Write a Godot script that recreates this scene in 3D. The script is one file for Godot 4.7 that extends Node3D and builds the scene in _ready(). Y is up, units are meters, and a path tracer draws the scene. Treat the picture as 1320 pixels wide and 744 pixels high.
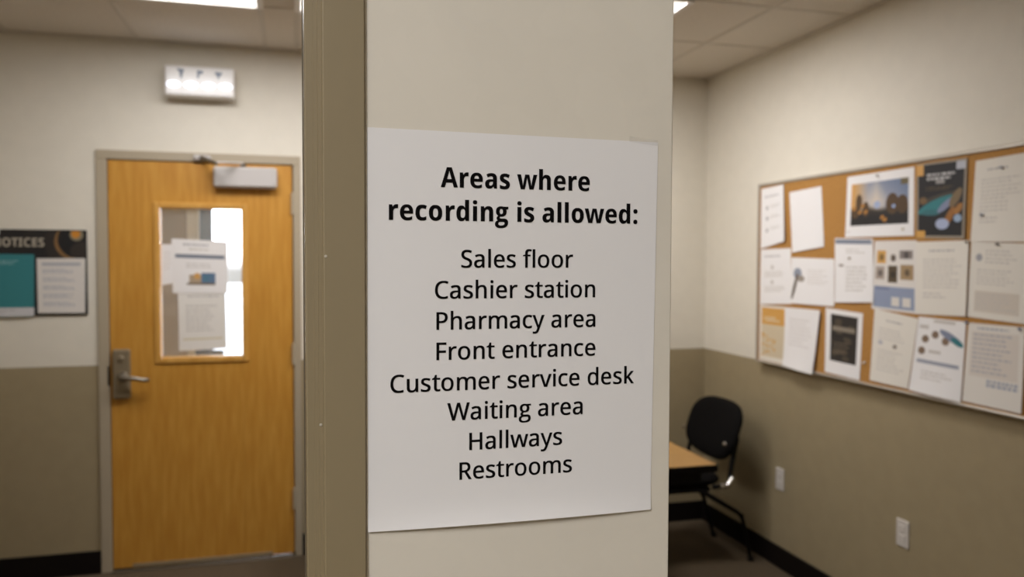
extends Node3D

# measured room: eye at x=0, z=0; far wall, right wall, ceiling, two-tone paint line, the near stub wall's face
const EYE := 1.628
const FAR := -4.511
const RIGHT := 2.481
const LEFT := -1.95
const REAR := 2.6
const CEIL := 2.746
const PAINT := 1.08
const NEAR := -0.5595
const NEARBACK := -0.70

var M := {}
var rng := RandomNumberGenerator.new()
var taken := {}

# ---------------------------------------------------------------- naming
func numbered(called: String) -> String:
	if not taken.has(called):
		taken[called] = 0
		return called
	taken[called] += 1
	return "%s_%03d" % [called, taken[called]]

func tag(o: Node, label: String, category: String, group := "", kind := "") -> Node:
	o.set_meta("label", label)
	o.set_meta("category", category)
	if group != "":
		o.set_meta("group", group)
	if kind != "":
		o.set_meta("kind", kind)
	return o

func thing(called: String, label: String, category: String, at := Vector3.ZERO, turn := 0.0, group := "", kind := "") -> Node3D:
	var o := Node3D.new()
	o.name = numbered(called)
	add_child(o)
	o.position = at
	o.rotation.y = turn
	tag(o, label, category, group, kind)
	return o

func put(called: String, mesh: Mesh, m: Material, parent: Node = null) -> MeshInstance3D:
	var o := MeshInstance3D.new()
	o.mesh = mesh
	o.material_override = m
	o.cast_shadow = GeometryInstance3D.SHADOW_CASTING_SETTING_ON
	if parent == null:
		o.name = numbered(called)
		add_child(o)
	else:
		o.name = called
		parent.add_child(o, true)
	return o

# ---------------------------------------------------------------- mesh helpers
func begin() -> SurfaceTool:
	var st := SurfaceTool.new()
	st.begin(Mesh.PRIMITIVE_TRIANGLES)
	return st

func tri(st: SurfaceTool, a: Vector3, b: Vector3, c: Vector3, n: Vector3) -> void:
	var g := (b - a).cross(c - a)
	if g.length_squared() < 1e-18:
		return
	var f := g.normalized()
	if f.dot(n) < 0.0:
		f = -f
	st.set_normal(f)
	st.add_vertex(a)
	st.set_normal(f)
	if g.dot(n) > 0.0:
		st.add_vertex(c)
		st.set_normal(f)
		st.add_vertex(b)
	else:
		st.add_vertex(b)
		st.set_normal(f)
		st.add_vertex(c)

func quad(st: SurfaceTool, a: Vector3, b: Vector3, c: Vector3, d: Vector3, n: Vector3) -> void:
	tri(st, a, b, c, n)
	tri(st, a, c, d, n)

# one triangle with its own normals (smooth surfaces)
func stri(st: SurfaceTool, p: Array, n: Array, uv: Array = []) -> void:
	var g: Vector3 = (p[1] - p[0]).cross(p[2] - p[0])
	if g.length_squared() < 1e-20:
		return
	var order := [0, 1, 2]
	if g.dot(n[0] + n[1] + n[2]) > 0.0:
		order = [0, 2, 1]
	for i in order:
		if uv.size() > 0:
			st.set_uv(uv[i])
		st.set_normal(n[i])
		st.add_vertex(p[i])

# chamfered box between two corners
func add_box(st: SurfaceTool, lo: Vector3, hi: Vector3, bevel := 0.0, t := Transform3D.IDENTITY) -> void:
	var c := (lo + hi) * 0.5
	var h := (hi - lo).abs() * 0.5
	var b: float = minf(bevel, minf(h.x, minf(h.y, h.z)) * 0.95)
	var ax := [Vector3.RIGHT, Vector3.UP, Vector3.BACK]
	var hh := [h.x, h.y, h.z]
	for k in 3:
		var i := (k + 1) % 3
		var j := (k + 2) % 3
		for s in [-1.0, 1.0]:
			var n: Vector3 = ax[k] * s
			var o: Vector3 = c + n * hh[k]
			var u: Vector3 = ax[i] * (hh[i] - b)
			var v: Vector3 = ax[j] * (hh[j] - b)
			quad(st, t * (o - u - v), t * (o + u - v), t * (o + u + v), t * (o - u + v), t.basis * n)
	if b <= 0.0:
		return
	for k in 3:
		var i := (k + 1) % 3
		var j := (k + 2) % 3
		for si in [-1.0, 1.0]:
			for sj in [-1.0, 1.0]:
				var e: Vector3 = ax[k] * (hh[k] - b)
				var p: Vector3 = c + ax[i] * si * hh[i] + ax[j] * sj * (hh[j] - b)
				var q: Vector3 = c + ax[i] * si * (hh[i] - b) + ax[j] * sj * hh[j]
				quad(st, t * (p - e), t * (p + e), t * (q + e), t * (q - e), t.basis * (ax[i] * si + ax[j] * sj))
	for sx in [-1.0, 1.0]:
		for sy in [-1.0, 1.0]:
			for sz in [-1.0, 1.0]:
				var s := Vector3(sx, sy, sz)
				var a := c + s * Vector3(h.x, h.y - b, h.z - b)
				var d := c + s * Vector3(h.x - b, h.y, h.z - b)
				var f := c + s * Vector3(h.x - b, h.y - b, h.z)
				tri(st, t * a, t * d, t * f, t.basis * s)

func box(lo: Vector3, hi: Vector3, bevel := 0.0, t := Transform3D.IDENTITY) -> ArrayMesh:
	var st := begin()
	add_box(st, lo, hi, bevel, t)
	return st.commit()

# a round tube along points
func add_tube(st: SurfaceTool, pts: Array, r: float, sides := 12, flat := 1.0) -> void:
	var n := pts.size()
	var dirs := []
	for i in n:
		var a: Vector3 = pts[maxi(i - 1, 0)]
		var b: Vector3 = pts[mini(i + 1, n - 1)]
		dirs.append((b - a).normalized())
	var side: Vector3 = dirs[0].cross(Vector3.UP if absf(dirs[0].y) < 0.9 else Vector3.RIGHT).normalized()
	var rings := []
	var norms := []
	for i in n:
		side = (side - dirs[i] * side.dot(dirs[i])).normalized()
		var other: Vector3 = dirs[i].cross(side).normalized()
		var ring := []
		var nn := []
		for k in sides:
			var a := TAU * k / sides
			var d := side * cos(a) + other * sin(a) * flat
			ring.append(pts[i] + d * r)
			nn.append((side * cos(a) * flat + other * sin(a)).normalized())
		rings.append(ring)
		norms.append(nn)
	for i in n - 1:
		for k in sides:
			var l := (k + 1) % sides
			stri(st, [rings[i][k], rings[i + 1][k], rings[i + 1][l]], [norms[i][k], norms[i + 1][k], norms[i + 1][l]])
			stri(st, [rings[i][k], rings[i + 1][l], rings[i][l]], [norms[i][k], norms[i + 1][l], norms[i][l]])
	for e in [0, n - 1]:
		var out: Vector3 = -dirs[0] if e == 0 else dirs[n - 1]
		for k in sides:
			tri(st, pts[e], rings[e][k], rings[e][(k + 1) % sides], out)

func tube(pts: Array, r: float, sides := 12, flat := 1.0) -> ArrayMesh:
	var st := begin()
	add_tube(st, pts, r, sides, flat)
	return st.commit()

# corners of a path rounded with arcs
func bent(pts: Array, r: float, steps := 6) -> Array:
	var out := [pts[0]]
	for i in range(1, pts.size() - 1):
		var p: Vector3 = pts[i]
		var a: Vector3 = pts[i - 1] - p
		var b: Vector3 = pts[i + 1] - p
		var k: float = minf(r, minf(a.length(), b.length()) * 0.48)
		var s: Vector3 = p + a.normalized() * k
		var e: Vector3 = p + b.normalized() * k
		for j in steps + 1:
			var f := float(j) / steps
			out.append(s.lerp(p, f).lerp(p.lerp(e, f), f))
	out.append(pts[pts.size() - 1])
	return out

# plan outline (x, z) raised from y0 to y1
func add_prism(st: SurfaceTool, poly: PackedVector2Array, y0: float, y1: float) -> void:
	var ccw := not Geometry2D.is_polygon_clockwise(poly)
	for i in poly.size():
		var a := poly[i]
		var b := poly[(i + 1) % poly.size()]
		var d := (b - a).normalized()
		var n := Vector3(d.y, 0, -d.x) if ccw else Vector3(-d.y, 0, d.x)
		if not ccw:
			n = n
		quad(st, Vector3(a.x, y0, a.y), Vector3(b.x, y0, b.y), Vector3(b.x, y1, b.y), Vector3(a.x, y1, a.y), n)
	var t := Geometry2D.triangulate_polygon(poly)
	for i in range(0, t.size(), 3):
		for e in [[y0, Vector3.DOWN], [y1, Vector3.UP]]:
			tri(st, Vector3(poly[t[i]].x, e[0], poly[t[i]].y), Vector3(poly[t[i + 1]].x, e[0], poly[t[i + 1]].y), Vector3(poly[t[i + 2]].x, e[0], poly[t[i + 2]].y), e[1])

func prism(poly: PackedVector2Array, y0: float, y1: float) -> ArrayMesh:
	var st := begin()
	add_prism(st, poly, y0, y1)
	return st.commit()

# solid of revolution round an axis; profile of (radius, height)
func add_lathe(st: SurfaceTool, profile: Array, t: Transform3D, sides := 20) -> void:
	for i in profile.size() - 1:
		var a: Vector2 = profile[i]
		var b: Vector2 = profile[i + 1]
		var d := (b - a)
		var nn := Vector2(d.y, -d.x).normalized()
		for k in sides:
			var u := TAU * k / sides
			var v := TAU * (k + 1) / sides
			var du := Vector3(cos(u), 0, sin(u))
			var dv := Vector3(cos(v), 0, sin(v))
			var p := [t * (du * a.x + Vector3.UP * a.y), t * (dv * a.x + Vector3.UP * a.y), t * (dv * b.x + Vector3.UP * b.y), t * (du * b.x + Vector3.UP * b.y)]
			var n := [t.basis * (du * nn.x + Vector3.UP * nn.y), t.basis * (dv * nn.x + Vector3.UP * nn.y)]
			stri(st, [p[0], p[1], p[2]], [n[0], n[1], n[1]])
			stri(st, [p[0], p[2], p[3]], [n[0], n[1], n[0]])

func lathe(profile: Array, t: Transform3D, sides := 20) -> ArrayMesh:
	var st := begin()
	add_lathe(st, profile, t, sides)
	return st.commit()

# a cushion: a rounded outline (half width, half height, squareness) swollen to a thickness, bowed by bow metres at its sides
# local axes: x = width, y = height, z = thickness
func cushion(hw: float, up: float, down: float, thick: float, power: float, bow: float, t: Transform3D, lean := 0.0) -> ArrayMesh:
	var rings := 9
	var sides := 40
	var pts := [[], []]
	for f in 2:
		for k in rings + 1:
			var row := []
			var q := float(k) / rings
			var s := sin(q * PI / 2)
			for i in sides:
				var a := TAU * i / sides
				var c := cos(a)
				var d := sin(a)
				var x: float = signf(c) * pow(absf(c), 2.0 / power) * hw * s
				var y: float = signf(d) * pow(absf(d), 2.0 / power) * (up if d > 0.0 else down) * s
				var z: float = (thick * 0.5) * pow(maxf(0.0, 1.0 - pow(s, 5.0)), 0.5) * (1.0 if f == 0 else -1.0)
				z += bow * (x / hw) * (x / hw) + lean * y
				row.append(Vector3(x, y, z))
			pts[f].append(row)
	var st := begin()
	st.set_smooth_group(0)
	for f in 2:
		for k in rings:
			for i in sides:
				var j := (i + 1) % sides
				var a: Vector3 = pts[f][k][i]
				var b: Vector3 = pts[f][k + 1][i]
				var c: Vector3 = pts[f][k + 1][j]
				var d: Vector3 = pts[f][k][j]
				var q := [a, b, c, a, c, d] if f == 0 else [a, c, b, a, d, c]
				q.reverse()
				for v in q:
					st.add_vertex(t * v)
	st.index()
	st.generate_normals()
	return st.commit()

# a sheet through four corners on a wall (as the reader sees it: top left, top right, bottom right, bottom left),
# standing off along n; curl = [top, right, bottom, left] lift in metres at the middle of that edge
func sheet(c: Array, n: Vector3, lift: float, curl: Array, thick := 0.0005, foot := 4.0) -> ArrayMesh:
	var nx := 12
	var ny := 14 if foot < 10.0 else 48
	var p := []
	for j in ny + 1:
		var row := []
		var v := float(j) / ny
		for i in nx + 1:
			var u := float(i) / nx
			var a: Vector3 = (c[0] as Vector3).lerp(c[1], u)
			var b: Vector3 = (c[3] as Vector3).lerp(c[2], u)
			var k: float = lift
			k += curl[0] * pow(1.0 - v, 5.0) * (0.35 + 2.6 * u * (1.0 - u))
			k += curl[2] * pow(v, foot) * (0.35 + 2.6 * u * (1.0 - u))
			k += curl[1] * pow(u, 5.0) * (0.3 + 0.7 * v)
			k += curl[3] * pow(1.0 - u, 5.0) * (0.3 + 0.7 * v)
			row.append(a.lerp(b, v) + n * k)
		p.append(row)
	var norm := []
	for j in ny + 1:
		var row := []
		for i in nx + 1:
			var du: Vector3 = p[j][mini(i + 1, nx)] - p[j][maxi(i - 1, 0)]
			var dv: Vector3 = p[mini(j + 1, ny)][i] - p[maxi(j - 1, 0)][i]
			var m := du.cross(dv).normalized()
			row.append(m if m.dot(n) > 0.0 else -m)
		norm.append(row)
	var st := begin()
	for side in 2:
		var off := Vector3.ZERO if side == 0 else -n * thick
		var sg := 1.0 if side == 0 else -1.0
		for j in ny:
			for i in nx:
				var q := [[j, i], [j, i + 1], [j + 1, i + 1], [j + 1, i]]
				for tr in [[0, 1, 2], [0, 2, 3]]:
					var pp := []
					var nn := []
					var uv := []
					for k in tr:
						pp.append(p[q[k][0]][q[k][1]] + off)
						nn.append(norm[q[k][0]][q[k][1]] * sg)
						uv.append(Vector2(float(q[k][1]) / nx, float(q[k][0]) / ny))
					stri(st, pp, nn, uv)
	return st.commit()

# ---------------------------------------------------------------- materials
func mat(c: Color, rough := 0.6, metal := 0.0) -> StandardMaterial3D:
	var m := StandardMaterial3D.new()
	m.albedo_color = c
	m.roughness = rough
	m.metallic = metal
	return m

func rgb(r: float, g: float, b: float) -> Color:
	return Color(r / 255.0, g / 255.0, b / 255.0)

func noise(freq: float, octaves := 4, s := 7, kind := FastNoiseLite.TYPE_SIMPLEX_SMOOTH) -> FastNoiseLite:
	var f := FastNoiseLite.new()
	f.noise_type = kind
	f.seed = s
	f.frequency = freq
	f.fractal_octaves = octaves
	return f

func noise_tex(f: FastNoiseLite, size := 512, ramp: Gradient = null, bump := false) -> NoiseTexture2D:
	var t := NoiseTexture2D.new()
	t.width = size
	t.height = size
	t.seamless = true
	t.noise = f
	if ramp:
		t.color_ramp = ramp
	if bump:
		t.as_normal_map = true
		t.bump_strength = 2.0
	return t

func ramp(stops: Array) -> Gradient:
	var g := Gradient.new()
	var o := PackedFloat32Array()
	var c := PackedColorArray()
	for s in stops:
		o.append(s[0])
		c.append(s[1])
	g.offsets = o
	g.colors = c
	return g

func textured(base: Color, spread: float, freq: float, scale: Vector3, rough: float, relief := 0.0, s := 3) -> StandardMaterial3D:
	var m := mat(Color.WHITE, rough)
	var lo := base * (1.0 - spread)
	var hi := base * (1.0 + spread)
	lo.a = 1.0
	hi.a = 1.0
	m.albedo_texture = noise_tex(noise(freq, 4, s), 512, ramp([[0.2, lo], [0.8, hi]]))
	m.uv1_triplanar = true
	m.uv1_world_triplanar = true
	m.uv1_scale = scale
	if relief > 0.0:
		m.heightmap_enabled = true
		m.heightmap_texture = noise_tex(noise(freq * 3.0, 3, s + 9), 512)
		m.heightmap_scale = relief
	return m

func materials() -> void:
	M.wall = textured(rgb(221, 214, 198), 0.006, 0.015, Vector3.ONE * 1.1, 0.62, 0.012, 4)
	M.lower = textured(rgb(156, 141, 110), 0.012, 0.015, Vector3.ONE * 1.1, 0.5, 0.012, 5)
	M.tile = textured(rgb(216, 208, 195), 0.03, 0.06, Vector3.ONE * 2.5, 0.9, 0.1, 6)
	M.tbar = mat(rgb(200, 192, 178), 0.5)
	M.carpet = textured(rgb(92, 77, 56), 0.35, 0.12, Vector3.ONE * 3.0, 0.95, 0.4, 8)
	M.base = mat(rgb(24, 20, 18), 0.45)
	M.frame = mat(rgb(170, 157, 134), 0.42)
	M.jamb = mat(rgb(140, 126, 97), 0.38)
	M.seal = mat(rgb(92, 82, 64), 0.7)
	M.sweep = mat(rgb(138, 120, 90), 0.6)
	M.chip = mat(rgb(186, 178, 162), 0.6)
	M.dark = mat(rgb(26, 23, 20), 0.6)
	M.paper = mat(rgb(232, 230, 227), 0.75)
	M.ink = mat(rgb(9, 7, 7), 0.8)
	M.steel = mat(rgb(150, 142, 128), 0.32, 0.9)
	M.satin = mat(rgb(146, 132, 108), 0.42, 0.5)
	M.chrome = mat(rgb(220, 218, 214), 0.12, 1.0)
	M.closer = mat(rgb(190, 185, 180), 0.4)
	M.bronze = mat(rgb(92, 80, 62), 0.45, 0.4)
	M.black = mat(rgb(22, 20, 19), 0.55)
	M.cloth = textured(rgb(15, 13, 12), 0.15, 0.2, Vector3.ONE * 6.0, 0.9, 0.1, 12)
	for dim in [M.cloth, M.black, M.base, M.dark, M.ink]:
		dim.metallic_specular = 0.22
	M.plastic = mat(rgb(206, 198, 188), 0.4)
	M.white = mat(rgb(226, 222, 216), 0.45)
	M.alum = mat(rgb(188, 180, 167), 0.4, 0.55)
	M.tape = mat(Color(1, 1, 1, 0.02), 0.12)
	M.tape.transparency = BaseMaterial3D.TRANSPARENCY_ALPHA
	M.glass = mat(Color(0.97, 0.99, 0.98, 0.06), 0.03)
	M.glass.transparency = BaseMaterial3D.TRANSPARENCY_ALPHA
	M.tan = mat(rgb(178, 162, 140), 0.7)
	M.cream = mat(rgb(226, 216, 196), 0.6)
	M.bluegrey = mat(rgb(118, 124, 134), 0.45, 0.2)
	M.pavement = textured(rgb(178, 176, 172), 0.06, 0.05, Vector3.ONE * 0.7, 0.9, 0.1, 14)
	M.lens = mat(rgb(240, 240, 240), 0.4)
	M.lens.emission_enabled = true
	M.lens.emission = rgb(255, 250, 240)
	M.lens.emission_energy_multiplier = 1.2
	# wood of the door: long vertical grain
	M.wood = mat(Color.WHITE, 0.42)
	M.wood.albedo_texture = noise_tex(noise(0.014, 5, 21), 512, ramp([[0.1, rgb(186, 129, 46)], [0.5, rgb(193, 138, 53)], [0.9, rgb(201, 147, 62)]]))
	M.wood.uv1_triplanar = true
	M.wood.uv1_world_triplanar = true
	M.wood.uv1_scale = Vector3(3.2, 0.42, 3.2)
	M.bead = mat(Color.WHITE, 0.4)
	M.bead.albedo_texture = noise_tex(noise(0.014, 4, 25), 256, ramp([[0.2, rgb(198, 146, 66)], [0.8, rgb(210, 158, 78)]]))
	M.bead.uv1_triplanar = true
	M.bead.uv1_world_triplanar = true
	M.bead.uv1_scale = Vector3(3, 0.6, 3)
	M.desk = mat(Color.WHITE, 0.4)
	M.desk.albedo_texture = noise_tex(noise(0.014, 5, 31), 512, ramp([[0.2, rgb(146, 106, 50)], [0.8, rgb(156, 116, 58)]]))
	M.desk.uv1_triplanar = true
	M.desk.uv1_world_triplanar = true
	M.desk.uv1_scale = Vector3(0.6, 3, 3)
	M.cork = mat(Color.WHITE, 0.9)
	M.cork.albedo_texture = noise_tex(noise(0.11, 3, 41), 512, ramp([[0.15, rgb(140, 95, 42)], [0.5, rgb(176, 127, 62)], [0.85, rgb(194, 146, 80)]]))
	M.cork.uv1_triplanar = true
	M.cork.uv1_world_triplanar = true
	M.cork.uv1_scale = Vector3.ONE * 3.0

# ---------------------------------------------------------------- print on paper
func page(w: int, h: int, c: Color) -> Image:
	var im := Image.create(w, h, true, Image.FORMAT_RGB8)
	im.fill(c)
	return im

func bar(im: Image, x0: float, y0: float, x1: float, y1: float, c: Color) -> void:
	var w := im.get_width()
	var h := im.get_height()
	im.fill_rect(Rect2i(int(x0 * w), int(y0 * h), maxi(1, int((x1 - x0) * w)), maxi(1, int((y1 - y0) * h))), c)

func disc(im: Image, cx: float, cy: float, rx: float, ry: float, c: Color, turn := 0.0) -> void:
	var w := im.get_width()
	var h := im.get_height()
	var r: float = maxf(rx, ry) * 1.5
	for y in range(maxi(0, int((cy - r) * h)), mini(h, int((cy + r) * h) + 1)):
		for x in range(maxi(0, int((cx - r) * w)), mini(w, int((cx + r) * w) + 1)):
			var d := Vector2(float(x) / w - cx, float(y) / h - cy).rotated(-turn)
			if (d.x / rx) * (d.x / rx) + (d.y / ry) * (d.y / ry) <= 1.0:
				im.set_pixel(x, y, c)

# rows of print too small to read: broken dashes
func lines(im: Image, x0: float, y0: float, x1: float, y1: float, rows: int, c: Color, fill := 0.45) -> void:
	var step := (y1 - y0) / rows
	for i in rows:
		var y := y0 + step * i
		var x := x0
		var e := x1 - rng.randf() * (x1 - x0) * 0.35
		while x < e:
			var l := rng.randf_range(0.03, 0.10)
			bar(im, x, y, minf(x + l, e), y + step * fill, c)
			x += l + 0.018

func printed(im: Image, rough := 0.7) -> StandardMaterial3D:
	var m := mat(Color.WHITE, rough)
	im.generate_mipmaps()
	m.albedo_texture = ImageTexture.create_from_image(im)
	return m

func paint(kind: String) -> StandardMaterial3D:
	var white := rgb(232, 229, 226)
	var cream := rgb(224, 218, 206)
	var grey := rgb(168, 164, 162)
	var soft := rgb(196, 190, 182)
	var im := page(180, 230, white)
	match kind:
		"icons":
			lines(im, 0.15, 0.14, 0.8, 0.2, 1, grey)
			for y in [0.34, 0.52, 0.72]:
				disc(im, 0.26, y, 0.05, 0.035, grey)
				lines(im, 0.4, y - 0.03, 0.85, y + 0.03, 2, soft)
		"blank":
			pass
		"sunset":
			im = page(260, 190, white)
			var w := 260
			var h := 190
			for y in range(int(h * 0.14), int(h * 0.82)):
				for x in range(int(w * 0.08), int(w * 0.93)):
					var u := (float(x) / w - 0.08) / 0.85
					var v := (float(y) / h - 0.14) / 0.68
					var sky := rgb(170, 168, 172).lerp(rgb(110, 124, 150), clampf(u * 1.2 - v, 0, 1))
					sky = sky.lerp(rgb(206, 150, 74), clampf(1.0 - u * 3.2, 0, 1))
					sky = sky.lerp(rgb(214, 200, 180), clampf(1.0 - absf(u - 0.45) * 4.0 - absf(v - 0.45) * 1.5, 0, 1))
					var g := rgb(70, 58, 40).lerp(rgb(28, 24, 22), clampf((v - 0.55) * 4.0, 0, 1))
					im.set_pixel(x, y, sky.lerp(g, clampf((v - 0.52) * 8.0 - 1.2 * absf(sin(u * 9.0)) * (1.0 - v), 0, 1)))
			for f in [[0.2, 0.44, 0.05, 0.13], [0.15, 0.6, 0.06, 0.1], [0.31, 0.56, 0.05, 0.12], [0.7, 0.5, 0.09, 0.16], [0.84, 0.52, 0.08, 0.14]]:
				disc(im, f[0], f[1], f[2], f[3], rgb(78, 56, 28))
			for f in [[0.13, 0.54], [0.22, 0.6], [0.31, 0.6], [0.26, 0.5], [0.56, 0.7], [0.6, 0.74]]:
				disc(im, f[0], f[1], 0.025, 0.035, rgb(176, 120, 48), 0.6)
			disc(im, 0.48, 0.5, 0.05, 0.06, rgb(160, 172, 200))
			disc(im, 0.72, 0.54, 0.025, 0.03, rgb(150, 170, 205))
			bar(im, 0.82, 0.14, 0.93, 0.24, rgb(104, 92, 62))
			bar(im, 0.0, 0.9, 0.08, 0.92, soft)
		"night":
			im = page(180, 230, rgb(150, 138, 120))
			bar(im, 0.04, 0.03, 0.96, 0.97, rgb(20, 18, 18))
			lines(im, 0.22, 0.15, 0.86, 0.25, 2, rgb(186, 184, 182), 0.7)
			bar(im, 0.4, 0.24, 0.58, 0.29, rgb(150, 146, 142))
			lines(im, 0.2, 0.33, 0.84, 0.39, 2, rgb(96, 76, 46))
			disc(im, 0.5, 0.47, 0.4, 0.05, rgb(64, 56, 46), -0.15)
			disc(im, 0.14, 0.5, 0.08, 0.05, rgb(110, 84, 50))
			disc(im, 0.42, 0.56, 0.4, 0.075, rgb(46, 120, 124), -0.25)
			disc(im, 0.3, 0.66, 0.2, 0.04, rgb(46, 104, 110))
			disc(im, 0.6, 0.57, 0.18, 0.05, rgb(126, 134, 160), -0.5)
			disc(im, 0.8, 0.48, 0.07, 0.16, rgb(120, 100, 70), 0.8)
			disc(im, 0.68, 0.72, 0.06, 0.16, rgb(150, 98, 40), 0.7)
			disc(im, 0.86, 0.62, 0.05, 0.1, rgb(160, 110, 50), 0.9)
			disc(im, 0.54, 0.81, 0.14, 0.07, rgb(168, 178, 204))
			disc(im, 0.85, 0.74, 0.08, 0.05, rgb(150, 172, 196))
			bar(im, 0.0, 0.02, 0.15, 0.17, rgb(206, 156, 84))
			bar(im, 0.0, 0.9, 0.19, 1.0, rgb(206, 156, 76))
			bar(im, 0.8, 0.03, 0.98, 0.13, rgb(180, 182, 190))
		"letter":
			im = page(180, 230, cream)
			lines(im, 0.25, 0.12, 0.85, 0.17, 1, grey)
			lines(im, 0.14, 0.24, 0.9, 0.66, 9, soft)
			lines(im, 0.14, 0.7, 0.6, 0.8, 2, soft)
		"form":
			lines(im, 0.12, 0.12, 0.7, 0.18, 1, grey)
			for y in [0.33, 0.6]:
				disc(im, 0.4, y, 0.05, 0.04, soft)
				lines(im, 0.15, y + 0.08, 0.85, y + 0.2, 3, soft)
		"ribbon":
			disc(im, 0.16, 0.34, 0.1, 0.12, rgb(140, 146, 158))
			disc(im, 0.24, 0.45, 0.09, 0.07, rgb(150, 140, 128))
			disc(im, 0.1, 0.62, 0.035, 0.3, rgb(92, 80, 66), 0.22)
			lines(im, 0.4, 0.25, 0.9, 0.6, 6, rgb(214, 209, 203))
		"headed":
			bar(im, 0.02, 0.02, 0.97, 0.09, rgb(122, 128, 142))
			lines(im, 0.3, 0.17, 0.8, 0.26, 2, soft)
			disc(im, 0.17, 0.42, 0.07, 0.02, rgb(140, 126, 110))
			lines(im, 0.3, 0.44, 0.85, 0.86, 7, soft)
		"collage":
			im = page(180, 230, rgb(220, 214, 206))
			for f in [[0.08, 0.14, 0.3, 0.33, rgb(206, 158, 84)], [0.42, 0.2, 0.52, 0.29, rgb(150, 130, 110)], [0.62, 0.14, 0.92, 0.26, rgb(132, 122, 116)], [0.06, 0.37, 0.28, 0.56, rgb(166, 152, 140)], [0.36, 0.36, 0.58, 0.6, rgb(84, 70, 48)], [0.64, 0.34, 0.94, 0.55, rgb(158, 132, 96)]]:
				bar(im, f[0], f[1], f[2], f[3], f[4])
				disc(im, (f[0] + f[2]) / 2, (f[1] + f[3]) / 2, 0.06, 0.05, (f[4] as Color).darkened(0.35))
			bar(im, 0.04, 0.66, 0.96, 0.97, rgb(140, 150, 172))
			bar(im, 0.06, 0.66, 0.4, 0.71, rgb(120, 130, 156))
			for x in [0.45, 0.7]:
				bar(im, x, 0.8, x + 0.18, 0.93, rgb(214, 208, 198))
		"twoblock":
			im = page(180, 230, cream)
			disc(im, 0.16, 0.2, 0.06, 0.05, rgb(158, 156, 160))
			lines(im, 0.28, 0.1, 0.9, 0.3, 4, soft)
			lines(im, 0.14, 0.36, 0.9, 0.58, 5, soft)
			bar(im, 0.12, 0.64, 0.9, 0.92, rgb(206, 196, 182))
			lines(im, 0.16, 0.68, 0.86, 0.9, 5, soft)
		"orange":
			im = page(180, 230, rgb(226, 218, 204))
			bar(im, 0.08, 0.04, 0.95, 0.34, rgb(206, 154, 76))
			lines(im, 0.18, 0.2, 0.82, 0.3, 2, rgb(214, 196, 164), 0.7)
			bar(im, 0.08, 0.34, 0.95, 0.92, rgb(206, 190, 160))
			for k in 26:
				disc(im, rng.randf_range(0.1, 0.6), rng.randf_range(0.5, 0.9), 0.03, 0.02, rgb(206, 158, 86))
		"faint":
			lines(im, 0.15, 0.18, 0.85, 0.66, 8, rgb(214, 209, 204))
		"certificate":
			bar(im, 0.15, 0.08, 0.88, 0.8, rgb(40, 34, 28))
			for k in 10:
				disc(im, rng.randf_range(0.25, 0.75), rng.randf_range(0.14, 0.74), 0.1, 0.04, rgb(74, 64, 50))
			bar(im, 0.2, 0.26, 0.82, 0.33, rgb(134, 124, 108))
			bar(im, 0.18, 0.38, 0.84, 0.41, rgb(20, 17, 15))
			lines(im, 0.24, 0.5, 0.7, 0.7, 4, rgb(104, 92, 74))
		"notice":
			im = page(180, 230, cream)
			lines(im, 0.3, 0.12, 0.8, 0.17, 1, grey)
			lines(im, 0.16, 0.24, 0.86, 0.42, 4, soft)
			disc(im, 0.56, 0.46, 0.05, 0.03, rgb(128, 116, 104))
			disc(im, 0.2, 0.44, 0.06, 0.03, rgb(182, 180, 184))
			lines(im, 0.16, 0.54, 0.86, 0.86, 7, soft)
		"badges":
			bar(im, 0.35, 0.02, 0.8, 0.06, soft)
			bar(im, 0.05, 0.1, 0.25, 0.15, soft)
			for f in [[0.2, 0.28], [0.4, 0.21], [0.15, 0.44], [0.62, 0.28]]:
				disc(im, f[0], f[1], 0.075, 0.05, rgb(126, 104, 84))
			disc(im, 0.72, 0.22, 0.25, 0.05, rgb(128, 136, 156), 0.3)
			disc(im, 0.85, 0.27, 0.13, 0.04, rgb(48, 116, 122), 0.3)
			bar(im, 0.3, 0.42, 0.55, 0.46, soft)
			bar(im, 0.08, 0.56, 0.92, 0.61, rgb(150, 154, 166))
			lines(im, 0.2, 0.7, 0.85, 0.84, 3, soft)
		"bluish":
			im = page(180, 230, rgb(222, 216, 206))
			lines(im, 0.18, 0.05, 0.85, 0.1, 1, rgb(158, 160, 170))
			disc(im, 0.5, 0.25, 0.06, 0.04, rgb(156, 160, 172))
			bar(im, 0.08, 0.1, 0.92, 0.66, rgb(212, 203, 192))
			lines(im, 0.12, 0.13, 0.86, 0.64, 9, rgb(176, 174, 178))
			lines(im, 0.4, 0.68, 0.95, 0.78, 2, rgb(164, 168, 178), 0.8)
		"menu":
			im = page(180, 230, rgb(214, 208, 200))
			bar(im, 0.1, 0.08, 0.9, 0.14, rgb(170, 170, 174))
			for k in 5:
				lines(im, 0.12, 0.2 + k * 0.15, 0.8, 0.29 + k * 0.15, 3, rgb(172, 172, 178), 0.6)
		"teal":
			im = page(180, 230, rgb(48, 122, 126))
			lines(im, 0.5, 0.1, 0.82, 0.18, 3, rgb(140, 176, 178), 0.5)
			bar(im, 0.0, 0.86, 1.0, 1.0, rgb(196, 194, 194))
			lines(im, 0.1, 0.89, 0.9, 0.97, 2, grey)
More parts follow.
